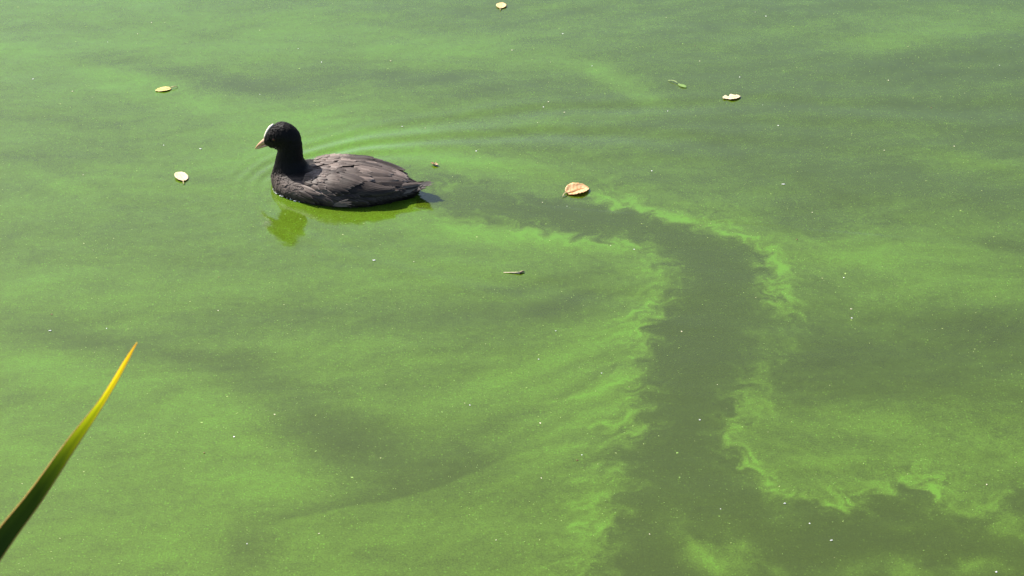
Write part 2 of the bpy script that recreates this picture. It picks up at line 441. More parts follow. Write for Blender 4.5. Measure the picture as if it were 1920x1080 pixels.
def plumage_material(name, lo, hi, fringe, rough=0.62, random_amt=0.35):
    """tone: 0 sooty head .. 1 slaty body, with shade and highlights painted in; edge: 1 on the worn rim of a feather"""
    k = M(name)
    tone = k.attr('tone'); edge = k.attr('edge'); rnd = k.attr('rnd')
    oi = k.n('ObjectInfo').outputs['Random']
    tc = k.n('TexCoord').outputs['Object']
    mp = k.n('Mapping'); mp.inputs['Scale'].default_value = (60, 420, 420); k.l(tc, mp.inputs['Vector'])
    nz = k.n('TexNoise', Scale=1.0, Detail=3.0); k.l(mp.outputs[0], nz.inputs['Vector'])
    base = k.mix(tone, lo, hi)
    base = k.mix(k.math('MULTIPLY', edge, k.math('MULTIPLY', tone, 0.8)), base, fringe)
    v = k.math('ADD', k.math('MULTIPLY', k.math('ADD', oi, rnd), random_amt), k.math('MULTIPLY', nz.outputs['Fac'], 0.7))
    v = k.math('ADD', v, 1.0 - random_amt - 0.35)
    hsv = k.n('HueSaturation'); k.l(base, hsv.inputs['Color']); k.l(v, hsv.inputs['Value'])
    k.l(hsv.outputs[0], k.b.inputs['Base Color'])
    bp = k.n('Bump', Strength=0.25, Distance=0.0006); k.l(nz.outputs['Fac'], bp.inputs['Height']); k.l(bp.outputs[0], k.b.inputs['Normal'])
    k.set(Roughness=rough)
    k.b.inputs['Specular IOR Level'].default_value = 0.16
    return k.m

MAT_WATER = water_material()
MAT_BODY = plumage_material('sooty_plumage', (.0024, .0020, .0020), (.085, .066, .058), (.14, .115, .10))
MAT_WING = plumage_material('slate_wing_feathers', (.004, .003, .003), (.165, .127, .108), (.33, .27, .235), .5, .48)
MAT_TAIL = plumage_material('dark_tail_feathers', (.008, .007, .007), (.056, .045, .040), (.10, .082, .072), .55, .5)

def simple(name, colour, rough=0.5, noise=0.0, scale=200.0, **kw):
    k = M(name)
    if noise:
        tc = k.n('TexCoord').outputs['Object']
        nz = k.n('TexNoise', Scale=scale, Detail=3.0); k.l(tc, nz.inputs['Vector'])
        c = k.mix(nz.outputs['Fac'], tuple(x * (1 - noise) for x in colour), tuple(min(1, x * (1 + noise)) for x in colour))
        k.l(c, k.b.inputs['Base Color'])
    else:
        k.set(Base_Color=colour)
    k.set(Roughness=rough, **kw)
    return k.m

def bill_material():
    k = M('pinkish_white_bill')
    tc = k.n('TexCoord').outputs['Object']
    nz = k.n('TexNoise', Scale=160.0, Detail=3.0); k.l(tc, nz.inputs['Vector'])
    f = k.attr('edge')
    c = k.ramp(k.math('MULTIPLY_ADD', nz.outputs['Fac'], 0.35, k.math('SUBTRACT', f, 0.17)), [(0.0, (.66, .44, .32)), (0.5, (.56, .30, .19)), (1.0, (.46, .21, .12))])
    k.l(c, k.b.inputs['Base Color']); k.set(Roughness=0.38)
    return k.m
MAT_BILL = bill_material()
MAT_SHIELD = simple('white_shield', (.80, .72, .62), 0.42, 0.06, 150)
MAT_EYE = simple('dark_eye', (.10, .012, .008), 0.06)
MAT_NOSTRIL = simple('nostril', (.02, .012, .01), 0.6, .1)
MAT_BUBBLE = simple('water_bubble', (.85, .88, .85), 0.06, 0.03, 300)

# ---------------------------------------------------------------- water
def axis_coords(lo, hi, steps, grow, reach_lo, reach_hi):
    core = steps
    out = list(core); s = core[1] - core[0]; v = core[0]; left = []
    while v > reach_lo:
        s *= grow; v -= s; left.append(max(v, reach_lo))
    s = core[-1] - core[-2]; v = core[-1]; right = []
    while v < reach_hi:
        s *= grow; v += s; right.append(v)
    return np.array(left[::-1] + out + right)

xs = axis_coords(0, 0, list(np.linspace(-1.55, 1.55, 880)), 1.32, -600, 600)
yc = [2.74]
while yc[-1] < 6.45: yc.append(yc[-1] + 0.0045 * yc[-1] / 4.2)
ys = axis_coords(0, 0, yc, 1.32, 1.0, 1500)
GX, GY = np.meshgrid(xs, ys)
DENS, LANE_D = algae(GX, GY)
GZ = ripples(GX, GY)
water = mesh_np('pond_water', np.stack([GX, GY, GZ], -1), grid_faces(len(ys), len(xs)), MAT_WATER, attrs={'algae': DENS})
tag(water, 'green pond water with pale algae streaks and a dark swept lane', kind='structure')

# ---------------------------------------------------------------- bank (the shore the camera stands on)
bx = np.linspace(-14, 14, 140); by = np.concatenate([np.linspace(-12, 0.2, 30), np.linspace(0.3, 1.9, 40)])
BX, BY = np.meshgrid(bx, by)
edge_y = 1.62 + 0.10 * perlin(BX * 0.9, BX * 0 + 3.3, 201)
BZ = 0.30 * sstep(0.05, -0.75, BY - edge_y) - 0.20 * sstep(-0.15, 0.25, BY - edge_y) + 0.03 * fbm(BX * 2.2, BY * 2.2, 3, 203)
k = M('bank_soil'); tc = k.n('TexCoord').outputs['Object']
nz = k.n('TexNoise', Scale=9.0, Detail=8.0); k.l(tc, nz.inputs['Vector'])
k.l(k.ramp(nz.outputs['Fac'], [(.3, (.045, .034, .022)), (.55, (.06, .07, .025)), (.8, (.05, .09, .022))]), k.b.inputs['Base Color']); k.set(Roughness=0.9)
bank = mesh_np('bank', np.stack([BX, BY, BZ], -1), grid_faces(len(by), len(bx)), k.m)
tag(bank, 'grassy earth bank at the near edge of the pond', kind='structure')

# ---------------------------------------------------------------- algae flecks (uncountable granules floating in the film)
def water_z(x, y):
    return ripples(np.atleast_1d(np.asarray(x, float)), np.atleast_1d(np.asarray(y, float)))

NF = 26000
fx = rng.uniform(-1.7, 1.7, NF * 2); fy = rng.uniform(2.6, 6.6, NF * 2)
ix = np.clip(np.searchsorted(xs, fx), 0, len(xs) - 1); iy = np.clip(np.searchsorted(ys, fy), 0, len(ys) - 1)
fd = DENS[iy, ix]
clump = np.clip(0.5 + 0.9 * fbm(fx * 4, fy * 4, 3, 301), 0.05, 1)
keep = rng.random(NF * 2) < clump * np.interp(fd, [0, .25, .6, 1.1], [.16, .75, .8, .55])
fx, fy = fx[keep], fy[keep]
n = len(fx); fz = water_z(fx, fy) + 0.0005
sz = rng.lognormal(-0.1, 0.38, n) * 0.00085
ang = rng.uniform(0, 2 * np.pi, n); asp = rng.uniform(.45, 1, n)
corner = np.array([(-1, -.25), (.1, -.8), (1, 0), (.2, .75)])
ca, sa = np.cos(ang)[:, None], np.sin(ang)[:, None]
lx = corner[None, :, 0] * sz[:, None]; ly = corner[None, :, 1] * (sz * asp)[:, None]
FV = np.stack([fx[:, None] + lx * ca - ly * sa, fy[:, None] + lx * sa + ly * ca, np.repeat(fz[:, None], 4, 1)], -1)
FV[:, 1, 2] += 0.0003 * rng.random(n)
k = M('algae_granule')
r_ = k.attr('rnd')
k.l(k.ramp(r_, [(0, (.13, .24, .035)), (.6, (.20, .34, .06)), (.9, (.30, .40, .10)), (1.0, (.42, .44, .20))]), k.b.inputs['Base Color']); k.set(Roughness=0.7)
fl = mesh_np('algae_flecks', FV.reshape(-1, 3), np.arange(n * 4).reshape(-1, 4), k.m, attrs={'rnd': np.repeat(rng.random(n), 4)}, smooth=False)
tag(fl, 'tiny pale green algae granules scattered over the water', 'algae', kind='stuff')

# ---------------------------------------------------------------- the coot
BIRD_ROT = math.atan2(_ax[1], _ax[0])
bird = empty('coot', (_P0[0], _P0[1], 0.0), BIRD_ROT)
tag(bird, 'black coot with white bill and shield swimming to the left', 'bird')

TX = np.array([-.2, .6, 2, 4, 7, 10, 14, 18, 21, 24, 26.5, 27.8, 28.8, 30.0])
TTOP = np.array([2.2, 3.8, 4.2, 4.2, 4.2, 4.6, 5.0, 5.0, 4.6, 4.1, 3.4, 2.7, 2.1, 1.8])
TBOT = np.array([1.4, -1.5, -3.0, -3.8, -4.2, -4.5, -4.5, -4.2, -3.5, -2.6, -1.6, -1.0, -.4, .9])
TA = np.array([.3, 2.7, 4.7, 6.1, 7.2, 7.9, 8.2, 7.8, 6.9, 5.3, 3.6, 2.8, 2.1, 1.0])
TZC = np.array([1.8, 1.2, 1.0, .9, .9, .9, .9, .9, 1.0, 1.2, 1.6, 1.6, 1.7, 1.8])
def prof(x):
    return np.interp(x, TX, TA), np.interp(x, TX, TTOP), np.interp(x, TX, TBOT), np.interp(x, TX, TZC)

def loft(rings, n, caps=True):
    """rings: arrays (n,3) -> verts, faces"""
    V = np.concatenate(rings); m = len(rings)
    F = [[i * n + k, i * n + (k + 1) % n, (i + 1) * n + (k + 1) % n, (i + 1) * n + k] for i in range(m - 1) for k in range(n)]
    c0 = len(V)
    V = np.concatenate([V, rings[0].mean(0)[None], rings[-1].mean(0)[None]])
    b = (m - 1) * n
    T = [[c0, (k + 1) % n, k] for k in range(n)] + [[c0 + 1, b + k, b + (k + 1) % n] for k in range(n)]
    return V, F, T

def body_mesh():
    V = []; F = []
    def add(v, f, t):
        o = sum(len(q) for q in V); V.append(v)
        F.extend([[o + a for a in q] for q in f]); F.extend([[o + a for a in q] for q in t])
    n = 40; th = np.linspace(0, 2 * np.pi, n, endpoint=False)
    rings = []
    for x in np.linspace(-.2, 30.0, 60):
        a, tp, bt, zc = prof(x)
        s = np.sin(th); z = np.where(s > 0, zc + (tp - zc) * s, zc + (zc - bt) * s)
        rings.append(np.stack([np.full(n, x), a * np.cos(th), z], 1))
    add(*loft(rings, n))
    # neck: x centre, z, fore-aft radius, side radius, tilt of ring
    N = [(5.2, .6, 4.4, 4.8), (4.6, 1.8, 4.3, 4.5), (4.1, 3.2, 3.75, 3.7), (3.75, 4.6, 3.05, 2.95), (3.65, 5.8, 2.68, 2.45), (3.8, 7.0, 2.5, 2.25),
         (3.85, 8.2, 2.42, 2.15), (3.7, 9.4, 2.5, 2.15), (3.3, 10.6, 2.5, 2.1), (2.9, 11.5, 2.0, 1.7)]
    N = np.array(N); zz = np.linspace(.6, 11.5, 30)
    rings = []
    for z in zz:
        xc, r1, r2 = (np.interp(z, N[:, 1], N[:, j]) for j in (0, 2, 3))
        rings.append(np.stack([xc + r1 * np.cos(th), r2 * np.sin(th), np.full(n, z)], 1))
    add(*loft(rings, n))
    # head: along x, low forehead in front, full crown behind
    H = [(-1.35, 9.0, .62, .55), (-1.0, 9.25, 1.05, .85), (-.3, 9.8, 1.65, 1.25), (.5, 10.3, 2.15, 1.65), (1.5, 10.6, 2.52, 2.0), (2.6, 10.62, 2.65, 2.15),
         (3.8, 10.4, 2.55, 2.15), (4.8, 10.1, 2.2, 1.9), (5.6, 9.8, 1.55, 1.35), (6.0, 9.6, .7, .6)]
    H = np.array(H); rings = []
    for x in np.linspace(-1.35, 6.0, 26):
        zc, rz, ry = (np.interp(x, H[:, 0], H[:, j]) for j in (1, 2, 3))
        rings.append(np.stack([np.full(n, x), ry * np.cos(th), zc + rz * np.sin(th)], 1))
    add(*loft(rings, n))
    # cheek / lores
    rings = []
    for t in np.linspace(0, 1, 10):
        x = -1.3 + 3.6 * t; r = .62 + 1.35 * t ** .8
        rings.append(np.stack([np.full(n, x), r * .95 * np.cos(th), 8.85 + .35 * t + r * .92 * np.sin(th)], 1))
    add(*loft(rings, n))
    me = bpy.data.meshes.new('body')
    me.from_pydata([tuple(v * .01) for v in np.concatenate(V)], [], F)
    o = bpy.data.objects.new('tmp', me); col.objects.link(o)
    r = o.modifiers.new('r', 'REMESH'); r.mode = 'VOXEL'; r.voxel_size = 0.0019; r.use_smooth_shade = True
    s = o.modifiers.new('s', 'SMOOTH'); s.iterations = 14; s.factor = 0.5
    dg = bpy.context.evaluated_depsgraph_get()
    res = bpy.data.meshes.new_from_object(o.evaluated_get(dg))
    bpy.data.objects.remove(o); bpy.data.meshes.remove(me)
    res.name = 'body'
    return res

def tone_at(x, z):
    """plumage colour by place: sooty head and neck, slaty breast, browner flank and mantle; shade painted in low and rearward (cm)"""
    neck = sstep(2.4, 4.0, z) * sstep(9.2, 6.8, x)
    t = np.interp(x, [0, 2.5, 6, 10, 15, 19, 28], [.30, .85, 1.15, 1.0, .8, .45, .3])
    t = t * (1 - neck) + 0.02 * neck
    return t * np.interp(z, [-1, .4, 1.6], [.12, .22, 1.0])  # darkening toward the waterline is shade painted into the plumage

bm_ = body_mesh()
nv = len(bm_.vertices)
co = np.empty(nv * 3, np.float32); bm_.vertices.foreach_get('co', co); co = co.reshape(-1, 3) * 100
# feather-tract relief on the skin: shallow scallops
a_ = bm_.attributes.new('tone', 'FLOAT', 'POINT'); a_.data.foreach_set('value', tone_at(co[:, 0], co[:, 2]).astype(np.float32))
bm_.materials.append(MAT_BODY)
bm_.polygons.foreach_set('use_smooth', np.ones(len(bm_.polygons), bool))
body = bpy.data.objects.new('body', bm_); col.objects.link(body); body.parent = bird
bvh = BVHTree.FromPolygons([tuple(v) for v in (co * .01)], [tuple(p.vertices) for p in bm_.polygons])

# plumage: small overlapping contour feathers, one piece of stuff
def feather_template(nr=4):
    t = np.linspace(0, 1, nr + 1); w = np.array([.35, .85, 1.0, .78, .22])[:nr + 1]
    V = []; e = []
    for i in range(nr + 1):
        for s in (-1, 0, 1):
            V.append((t[i], .5 * w[i] * s, -.10 * abs(s) + .0)); e.append(.35 * abs(s) + (.65 if i == nr else 0.15 * (i == nr - 1)))
    return np.array(V), grid_faces(nr + 1, 3), np.array(e)
FT_V, FT_F, FT_E = feather_template()

def plumage(nwant, picker, Lf, Wf, lift):
    out_v, out_t, out_e, out_r = [], [], [], []
    got = 0; tries = 0
    while got < nwant and tries < nwant * 6:
        tries += 1
        o = picker()
        if o is None: continue
        org, dr = o
        loc, nrm, fi, dist = bvh.ray_cast(Vector(org) * .01, Vector(dr))
        if loc is None or loc.z < -0.004: continue
        p = np.array(loc) * 100; nn = np.array(nrm)
        if np.dot(nn, dr) > 0: nn = -nn
        head = sstep(7.5, 9.0, p[2]); neck = sstep(3.0, 5.5, p[2]) * sstep(8.5, 6.5, p[0])
        fl_ = np.array([1., 0, -.05]) * (1 - neck) + neck * (np.array([.30, 0, -1.]) * (1 - head) + np.array([.8, 0, -.75]) * head)
        if p[0] < 4 and neck < .5: fl_ = fl_ + np.array([0, .5 * np.sign(p[1]) * -0.0, -.35])
        t = fl_ - nn * np.dot(fl_, nn); t /= np.linalg.norm(t) + 1e-9
        j = rng.normal(0, .16); b = np.cross(nn, t); t = t * math.cos(j) + b * math.sin(j); b = np.cross(nn, t)
        la = lift * rng.uniform(.4, 1.5)
        tt = t * math.cos(la) + nn * math.sin(la); n2 = np.cross(tt, b)
        L = Lf(p) * rng.uniform(.75, 1.25); W = Wf(p) * rng.uniform(.8, 1.2)
        v = p + nn * .02 + np.outer(FT_V[:, 0] * L, tt) + np.outer(FT_V[:, 1] * W, b) + np.outer(FT_V[:, 2] * W, n2)
        out_v.append(v * .01); out_e.append(FT_E); out_r.append(np.full(len(FT_V), rng.random()))
        out_t.append(np.full(len(FT_V), float(tone_at(p[0], p[2])))); got += 1
    return out_v, out_t, out_e, out_r

def pick_head():
    a = rng.uniform(0, 2 * np.pi); z = rng.uniform(4.5, 13.2); d = np.array([math.cos(a), math.sin(a), 0])
    if rng.random() < .35:
        u = rng.uniform(-1, 6); org = np.array([u, rng.uniform(-1.8, 1.8), 20]); return org, np.array([0, 0, -1.])
    org = np.array([3.2, 0, z]) - d * 14
    if z > 7 and abs(org[1]) < 3.0 and org[0] < 0: return None
    return org, d
def pick_breast():
    a = rng.uniform(-1.9, 1.9); z = rng.uniform(-.4, 5.0); d = np.array([math.cos(a), math.sin(a), 0.])
    return np.array([5.5, 0, z]) - d * 16, d
def pick_flank():
    s = -1 if rng.random() < .75 else 1
    return np.array([rng.uniform(5, 28), s * 16, rng.uniform(-.4, 4.2)]), np.array([0, -s, 0.])
def pick_back():
    return np.array([rng.uniform(6.2, 28.5), rng.uniform(-7, 7), 20]), np.array([0, 0, -1.])

PV, PT, PE, PR = [], [], [], []
for args in ((2600, pick_head, lambda p: .62, lambda p: .34, .10), (1500, pick_breast, lambda p: .85, lambda p: .46, .10),
             (1300, pick_flank, lambda p: 1.75, lambda p: .42, .09), (700, pick_back, lambda p: 1.5, lambda p: .95, .10)):
    r_ = plumage(*args)
    for A, B in zip((PV, PT, PE, PR), r_): A.extend(B)
NP = len(PV)
pf = (FT_F[None] + (np.arange(NP) * len(FT_V))[:, None, None]).reshape(-1, 4)
pl = mesh_np('plumage', np.concatenate(PV), pf, MAT_BODY, body, {'tone': np.concatenate(PT), 'edge': np.concatenate(PE), 'rnd': np.concatenate(PR)})
pl['kind'] = 'stuff'

# wings: a thin folded shell with its own coverts and flight feathers
WX = np.array([6.3, 8, 11, 14, 18, 22, 25, 27.3]); WA = np.array([6.9, 7.6, 8.25, 8.45, 7.95, 6.7, 5.0, 3.3])
WT = np.array([4.1, 4.5, 4.9, 5.2, 5.1, 4.4, 3.5, 2.9]); WZ = np.array([.9, .9, .9, .9, .9, 1.2, 1.8, 2.2])
TH0 = np.array([50, 42, 31, 25, 22, 22, 20, 14]); TH1 = np.array([58, 68, 74, 72, 62, 46, 34, 26])
def wing_pt(x, s, side, off=0.0):
    a, t, z = (np.interp(x, WX, q) for q in (WA, WT, WZ))
    th = np.radians(np.interp(x, WX, TH0) * (1 - s) + np.interp(x, WX, TH1) * s)
    bulge = .30 * np.sin(np.pi * np.clip(s, 0, 1)) ** .6 * np.interp(x, [7.6, 11, 22, 27.3], [.02, 1, 1.6, 1.2]) + off
    y = (a + bulge) * np.cos(th); zz = z + (t - z + bulge) * np.sin(th)
    return np.stack([np.asarray(x, float) + 0 * th, side * y, zz], -1)
def normal_of(fn, x, s):
    e = .02
    du = fn(x + e, s) - fn(x - e, s); dv = fn(x, s + e * .1) - fn(x, s - e * .1)
    n = np.cross(du, dv); n = n / (np.linalg.norm(n, axis=-1, keepdims=True) + 1e-9)
    return n

def feather_on(fn, outward, p0, p1, width, lift0, lift1, name, mat, parent, tone, rows=8, cols=5, blunt=.6):
    """a feather lying along surface fn from p0 to p1 (surface coordinates)"""
    t = np.linspace(0, 1, rows); T, C = np.meshgrid(t, np.linspace(-1, 1, cols), indexing='ij')
    X = p0[0] + (p1[0] - p0[0]) * T; S = p0[1] + (p1[1] - p0[1]) * T
    P = fn(X, S); N = normal_of(fn, X, S); N = N * np.sign((N * outward(P)).sum(-1, keepdims=True))
    D = np.gradient(P, axis=0); D /= np.linalg.norm(D, axis=-1, keepdims=True) + 1e-9
    B = np.cross(N, D)
    w = width * np.clip(np.minimum(.45 + 1.5 * T, 1.0), 0, 1) * np.sqrt(np.clip(1 - np.clip((T - blunt) / (1.001 - blunt), 0, 1) ** 2, 0, 1))
    w = np.maximum(w, .04)
    lift = lift0 + (lift1 - lift0) * T
    P = P + B * (C * w * .5)[..., None] + N * (lift - .10 * width * C ** 2 + .02 * width * (np.abs(C) < .1))[..., None]
    edge = np.clip(np.abs(C) ** 4 * .75 + np.clip((T - .86) / .14, 0, 1), 0, 1)
    c0 = P[rows // 2, cols // 2]; tone = tone * float(np.clip(.95 + 1.1 * perlin(np.array([c0[0] * .22]), np.array([c0[1] * .3 + c0[2] * .3]), 77)[0], .35, 1.7))
    return mesh_np(name, P.reshape(-1, 3) * .01, grid_faces(rows, cols), mat, parent,
                   {'tone': np.full(rows * cols, tone), 'edge': edge, 'rnd': np.full(rows * cols, rng.random())})

for side in (-1, 1):
    fn = lambda x, s, sd=side: wing_pt(x, s, sd)
    outw = lambda P, sd=side: P - np.array([0, 0, 1.0]) * np.array([0, 0, 1.0]) - P * np.array([1.0, 0, 0])
    nr, nc = 34, 14
    Xg, Sg = np.meshgrid(np.linspace(7.6, 26.6, nr), np.linspace(0, 1, nc), indexing='ij')
    outer = wing_pt(Xg, Sg, side); inner = wing_pt(Xg, Sg, side, -.45)
    V = np.concatenate([outer.reshape(-1, 3), inner.reshape(-1, 3)])
    g = grid_faces(nr, nc); m = nr * nc
    rim = []
    loop = [(i, 0) for i in range(nr)] + [(nr - 1, j) for j in range(1, nc)] + [(i, nc - 1) for i in range(nr - 2, -1, -1)] + [(0, j) for j in range(nc - 2, 0, -1)]
    ids = [i * nc + j for i, j in loop]
    for q in range(len(ids)):
        a, b = ids[q], ids[(q + 1) % len(ids)]; rim.append([a, b, b + m, a + m])
    wing = mesh_np('wing', V * .01, np.concatenate([g, g[:, ::-1] + m, np.array(rim)]), MAT_WING, bird,
                   {'tone': np.full(2 * m, .75), 'edge': np.zeros(2 * m), 'rnd': np.full(2 * m, .4)})
    # long flight feathers, folded, lowest first and toned darkest to paint shade
    for i in range(9):
        s0 = .06 + .84 * i / 8
        feather_on(fn, outw, (15.0 + .3 * i, s0), (24.6 + 1.6 * (i / 8) ** .7 + rng.uniform(-.5, .5), .08 + .84 * i / 8), 1.6 - .03 * i,
                   .06 + .03 * i, .16 + .06 * i, 'flight_feather', MAT_WING, wing, .08 + .15 * rng.random() + .02 * i, rows=10)
    for i in range(11):       # greater coverts, shade painted in by darker tone low down
        s0 = .05 + .9 * i / 10
        x0 = 11.0 + 4.2 * s0 + rng.uniform(-.9, .9)
        feather_on(fn, outw, (x0, s0), (x0 + 5.4 + rng.uniform(-.9, .9), s0 * .96 + rng.uniform(-.05, .05)), 1.4, .22, .42 + .02 * i, 'covert_feather', MAT_WING, wing, .10 + .20 * rng.random() + .025 * i, rows=7)
    for r, (xa, L, w_, nn_) in enumerate(((11.4, 3.6, 1.2, 12), (9.9, 2.9, 1.1, 12), (8.8, 2.3, .95, 11), (8.1, 1.9, .85, 9))):
        for i in range(nn_):
            s0 = .05 + .9 * (i + .5 * (r % 2)) / nn_
            x0 = max(7.9, xa + rng.uniform(-.8, .8))
            feather_on(fn, outw, (x0, s0), (x0 + L * rng.uniform(.75, 1.15), s0 + rng.uniform(-.05, .05)), w_ * rng.uniform(.85, 1.2), .24 + .05 * r, .34 + .06 * r + .06 * rng.random(), 'covert_feather', MAT_WING, wing, .26 + .28 * rng.random() + .40 * s0, rows=6)  # tone rises up the wing: lit top and shaded underside painted in

# mantle and scapular feathers over the back between the wings
def back_pt(x, s):
    a, t, b, z = prof(x)
    th = np.radians(40 + 100 * s)
    return np.stack([np.asarray(x, float) + 0 * th, -(a + .2) * np.cos(th), z + (t - z + .12) * np.sin(th)], -1)
outb = lambda P: np.array([0, 0, 1.0]) + 0 * P
for r, (xa, L, w_, nn_) in enumerate(((22.4, 5.4, 1.9, 5), (19.2, 6.0, 2.0, 6), (16.2, 4.8, 1.55, 9), (13.9, 3.8, 1.4, 10), (12.0, 3.2, 1.3, 10), (10.4, 2.8, 1.2, 11), (9.2, 2.4, 1.05, 11))):
    for i in range(nn_):
        s0 = .10 + .8 * (i + .25 + .5 * (r % 2)) / nn_
        squeeze = 1.0 if xa < 18 else .72
        x0 = xa + rng.uniform(-1.1, 1.1)
        feather_on(back_pt, outb, (x0, .5 + (s0 - .5)), (x0 + L * rng.uniform(.9, 1.1), .5 + (s0 - .5) * squeeze + rng.uniform(-.03, .03)), w_ * rng.uniform(.8, 1.2), .14 + .035 * r, .22 + .04 * r + .08 * rng.random(),
                   'back_feather', MAT_WING, body, (.60 if xa < 18 else .30) + .40 * rng.random(), rows=7)  # mantle's lighter tone also paints in sun highlights

# tail: short stiff fan, slightly cocked
tail = empty('tail', (.255, 0, .017)); tail.parent = bird
def ribbon(name, p0, p1, width, up, mat, parent, tone, sag=.0, rows=7, cols=5, blunt=.7):
    p0 = np.array(p0); p1 = np.array(p1); d = (p1 - p0); d = d / np.linalg.norm(d)
    b = np.cross(np.array(up), d); b /= np.linalg.norm(b); n = np.cross(d, b)
    T, C = np.meshgrid(np.linspace(0, 1, rows), np.linspace(-1, 1, cols), indexing='ij')
    w = width * np.minimum(.5 + T, 1) * np.sqrt(np.clip(1 - np.clip((T - blunt) / (1.001 - blunt), 0, 1) ** 2, 0, 1)); w = np.maximum(w, .03)
    P = p0 + T[..., None] * (p1 - p0) + b * (C * w / 2)[..., None] + n * (-.10 * width * C ** 2 - sag * 4 * T * (1 - T))[..., None]
    edge = np.clip(np.abs(C) ** 4 * .8 + np.clip((T - .88) / .12, 0, 1), 0, 1)
    return mesh_np(name, P.reshape(-1, 3) * .01, grid_faces(rows, cols), mat, parent, {'tone': np.full(rows * cols, tone), 'edge': edge, 'rnd': np.full(rows * cols, rng.random())})
tb = np.array([25.5, 0, 1.7])
for i in range(9):
    f = (i - 4) / 4.0
    z1 = 1.35 - .75 * abs(f) ** 1.5
    ribbon('tail_feather', np.array([.6, f * 1.1, .25 - .2 * abs(f)]), np.array([7.0 - 2.0 * f * f + rng.uniform(-.3, .3), f * 2.0, z1 + rng.uniform(-.12, .12)]), 1.0, (0, .75 * f, 1), MAT_TAIL, tail, .12 + .7 * rng.random(), sag=.12)
for i in range(7):            # pale-edged coverts lying along the near side of the tail
    f = i / 6.0
    ribbon('tail_covert', np.array([-1.5 + .5 * f, -4.35 + .9 * f, -.15 + 1.3 * f]), np.array([3.6 + 1.4 * f + rng.uniform(-.3, .3), -1.9 + 1.2 * f, .45 + .75 * f]), .95, (0, -.8, .8), MAT_WING, tail, .2 + .4 * rng.random(), sag=-.15)
for i in range(6):            # tertials heaped over the rump
    f = i / 5.0
    ribbon('tertial_feather', np.array([-7.5 + 1.1 * f, -2.6 + 3.0 * f, 2.45 + .5 * math.sin(f * 3)]), np.array([1.4 - .5 * f + rng.uniform(-.3, .4), -2.3 + 2.6 * f, 1.35 + .5 * math.sin(f * 3)]), 1.5, (0, -.45 + .6 * f, 1), MAT_WING, tail, .45 + .3 * rng.random(), sag=-.28, rows=9)
# loose pale tuft on the near flank, just above the water
for i in range(4):
    f = i / 3.0
    ribbon('flank_feather', (14.4 + .5 * f, -8.75 - .05 * f, .65 + .35 * f), (17.6 + .9 * math.sin(f * 3), -8.75, .75 + 1.5 * f), .34, (0, -1, .5), MAT_WING, body, .45 + .4 * rng.random(), sag=-.1, rows=6, cols=3)
# drooping side plumes between the wing and the water
def flank_pt(x, s):
    a, t, b, z = prof(x)
    th = np.radians(-14 + 50 * s)
    up = np.where(th > 0, t - z, z - b)
    return np.stack([np.asarray(x, float) + 0 * th, -(a + .22) * np.cos(th), z + (up + .1) * np.sin(th)], -1)
outf = lambda P: np.array([0, -1.0, 0.2]) + 0 * P
for r in range(5):
    for i in range(8):
        x0 = 7.6 + 1.45 * i + .8 * (r % 2) + rng.uniform(-.5, .5); s0 = .98 - .15 * r + rng.uniform(-.05, .05) + .05 * math.sin(i)
        feather_on(flank_pt, outf, (x0, s0), (x0 + rng.uniform(2.8, 4.2), s0 - rng.uniform(.10, .30)), rng.uniform(.55, 1.0), .16, rng.uniform(.3, .55), 'flank_feather',
                   MAT_WING, body, (.34 + .6 * rng.random()) * (.80 - .10 * r) * float(np.interp(x0, [12, 16, 19], [1, .6, .15])), rows=7, cols=5, blunt=.4)  # darker low and rearward: shade under the wing put into the tone

# bill, shield, eyes
def bill_part(name, path, mat):
    """path rows: x, z, half height, half width"""
    n = 18; th = np.linspace(0, 2 * np.pi, n, endpoint=False); rings = []
    for x, z, h, w in path:
        rings.append(np.stack([np.full(n, x), w * np.cos(th), z + h * np.sin(th)], 1))
    V, F, T = loft(rings, n)
    e = np.concatenate([np.repeat(np.linspace(0, 1, len(rings)), n), [0, 1]])
    return mesh_np(name, V * .01, [np.array(F), np.array(T)], mat, bird, {'edge': e})
up_ = [(-.75, 9.15, .78, .62), (-1.15, 9.02, .72, .58), (-1.6, 8.76, .60, .50), (-2.1, 8.38, .48, .40), (-2.6, 7.95, .35, .29), (-3.0, 7.52, .23, .18), (-3.25, 7.2, .12, .09), (-3.34, 7.06, .03, .03)]
lo_ = [(-.65, 8.3, .40, .50), (-1.1, 8.12, .38, .47), (-1.6, 7.86, .32, .40), (-2.1, 7.60, .25, .31), (-2.6, 7.34, .17, .21), (-2.95, 7.16, .10, .12), (-3.12, 7.08, .03, .03)]
upper = bill_part('upper_bill', up_, MAT_BILL); lower = bill_part('lower_bill', lo_, MAT_BILL)
for s in (-1, 1):
    v, f = tube([(-.0152, s * .0052, .0892), (-.0166, s * .0049, .0881), (-.0178, s * .0045, .0870)], [.0003, .0008, .0003], 6)
    mesh_np('nostril', v, f, MAT_NOSTRIL, upper)
SH = [(-1.35, 9.62, .40), (-1.12, 10.2, .48), (-.85, 10.9, .52), (-.49, 11.6, .52), (-.06, 12.2, .45), (.36, 12.62, .30), (.62, 12.82, .08)]
rings = []; n = 14; th = np.linspace(0, 2 * np.pi, n, endpoint=False)
for i, (x, z, w) in enumerate(SH):
    d = np.array(SH[min(i + 1, 6)][:2]) - np.array(SH[max(i - 1, 0)][:2]); d /= np.linalg.norm(d)
    nx, nz_ = -d[1], d[0]
    th_ = .30 if 0 < i < 5 else .2
    rings.append(np.stack([x + .12 + nx * th_ * np.sin(th), w * np.cos(th), z - .05 + nz_ * th_ * np.sin(th)], 1))
V, F, T = loft(rings, n)
mesh_np('frontal_shield', V * .01, [np.array(F), np.array(T)], MAT_SHIELD, bird)
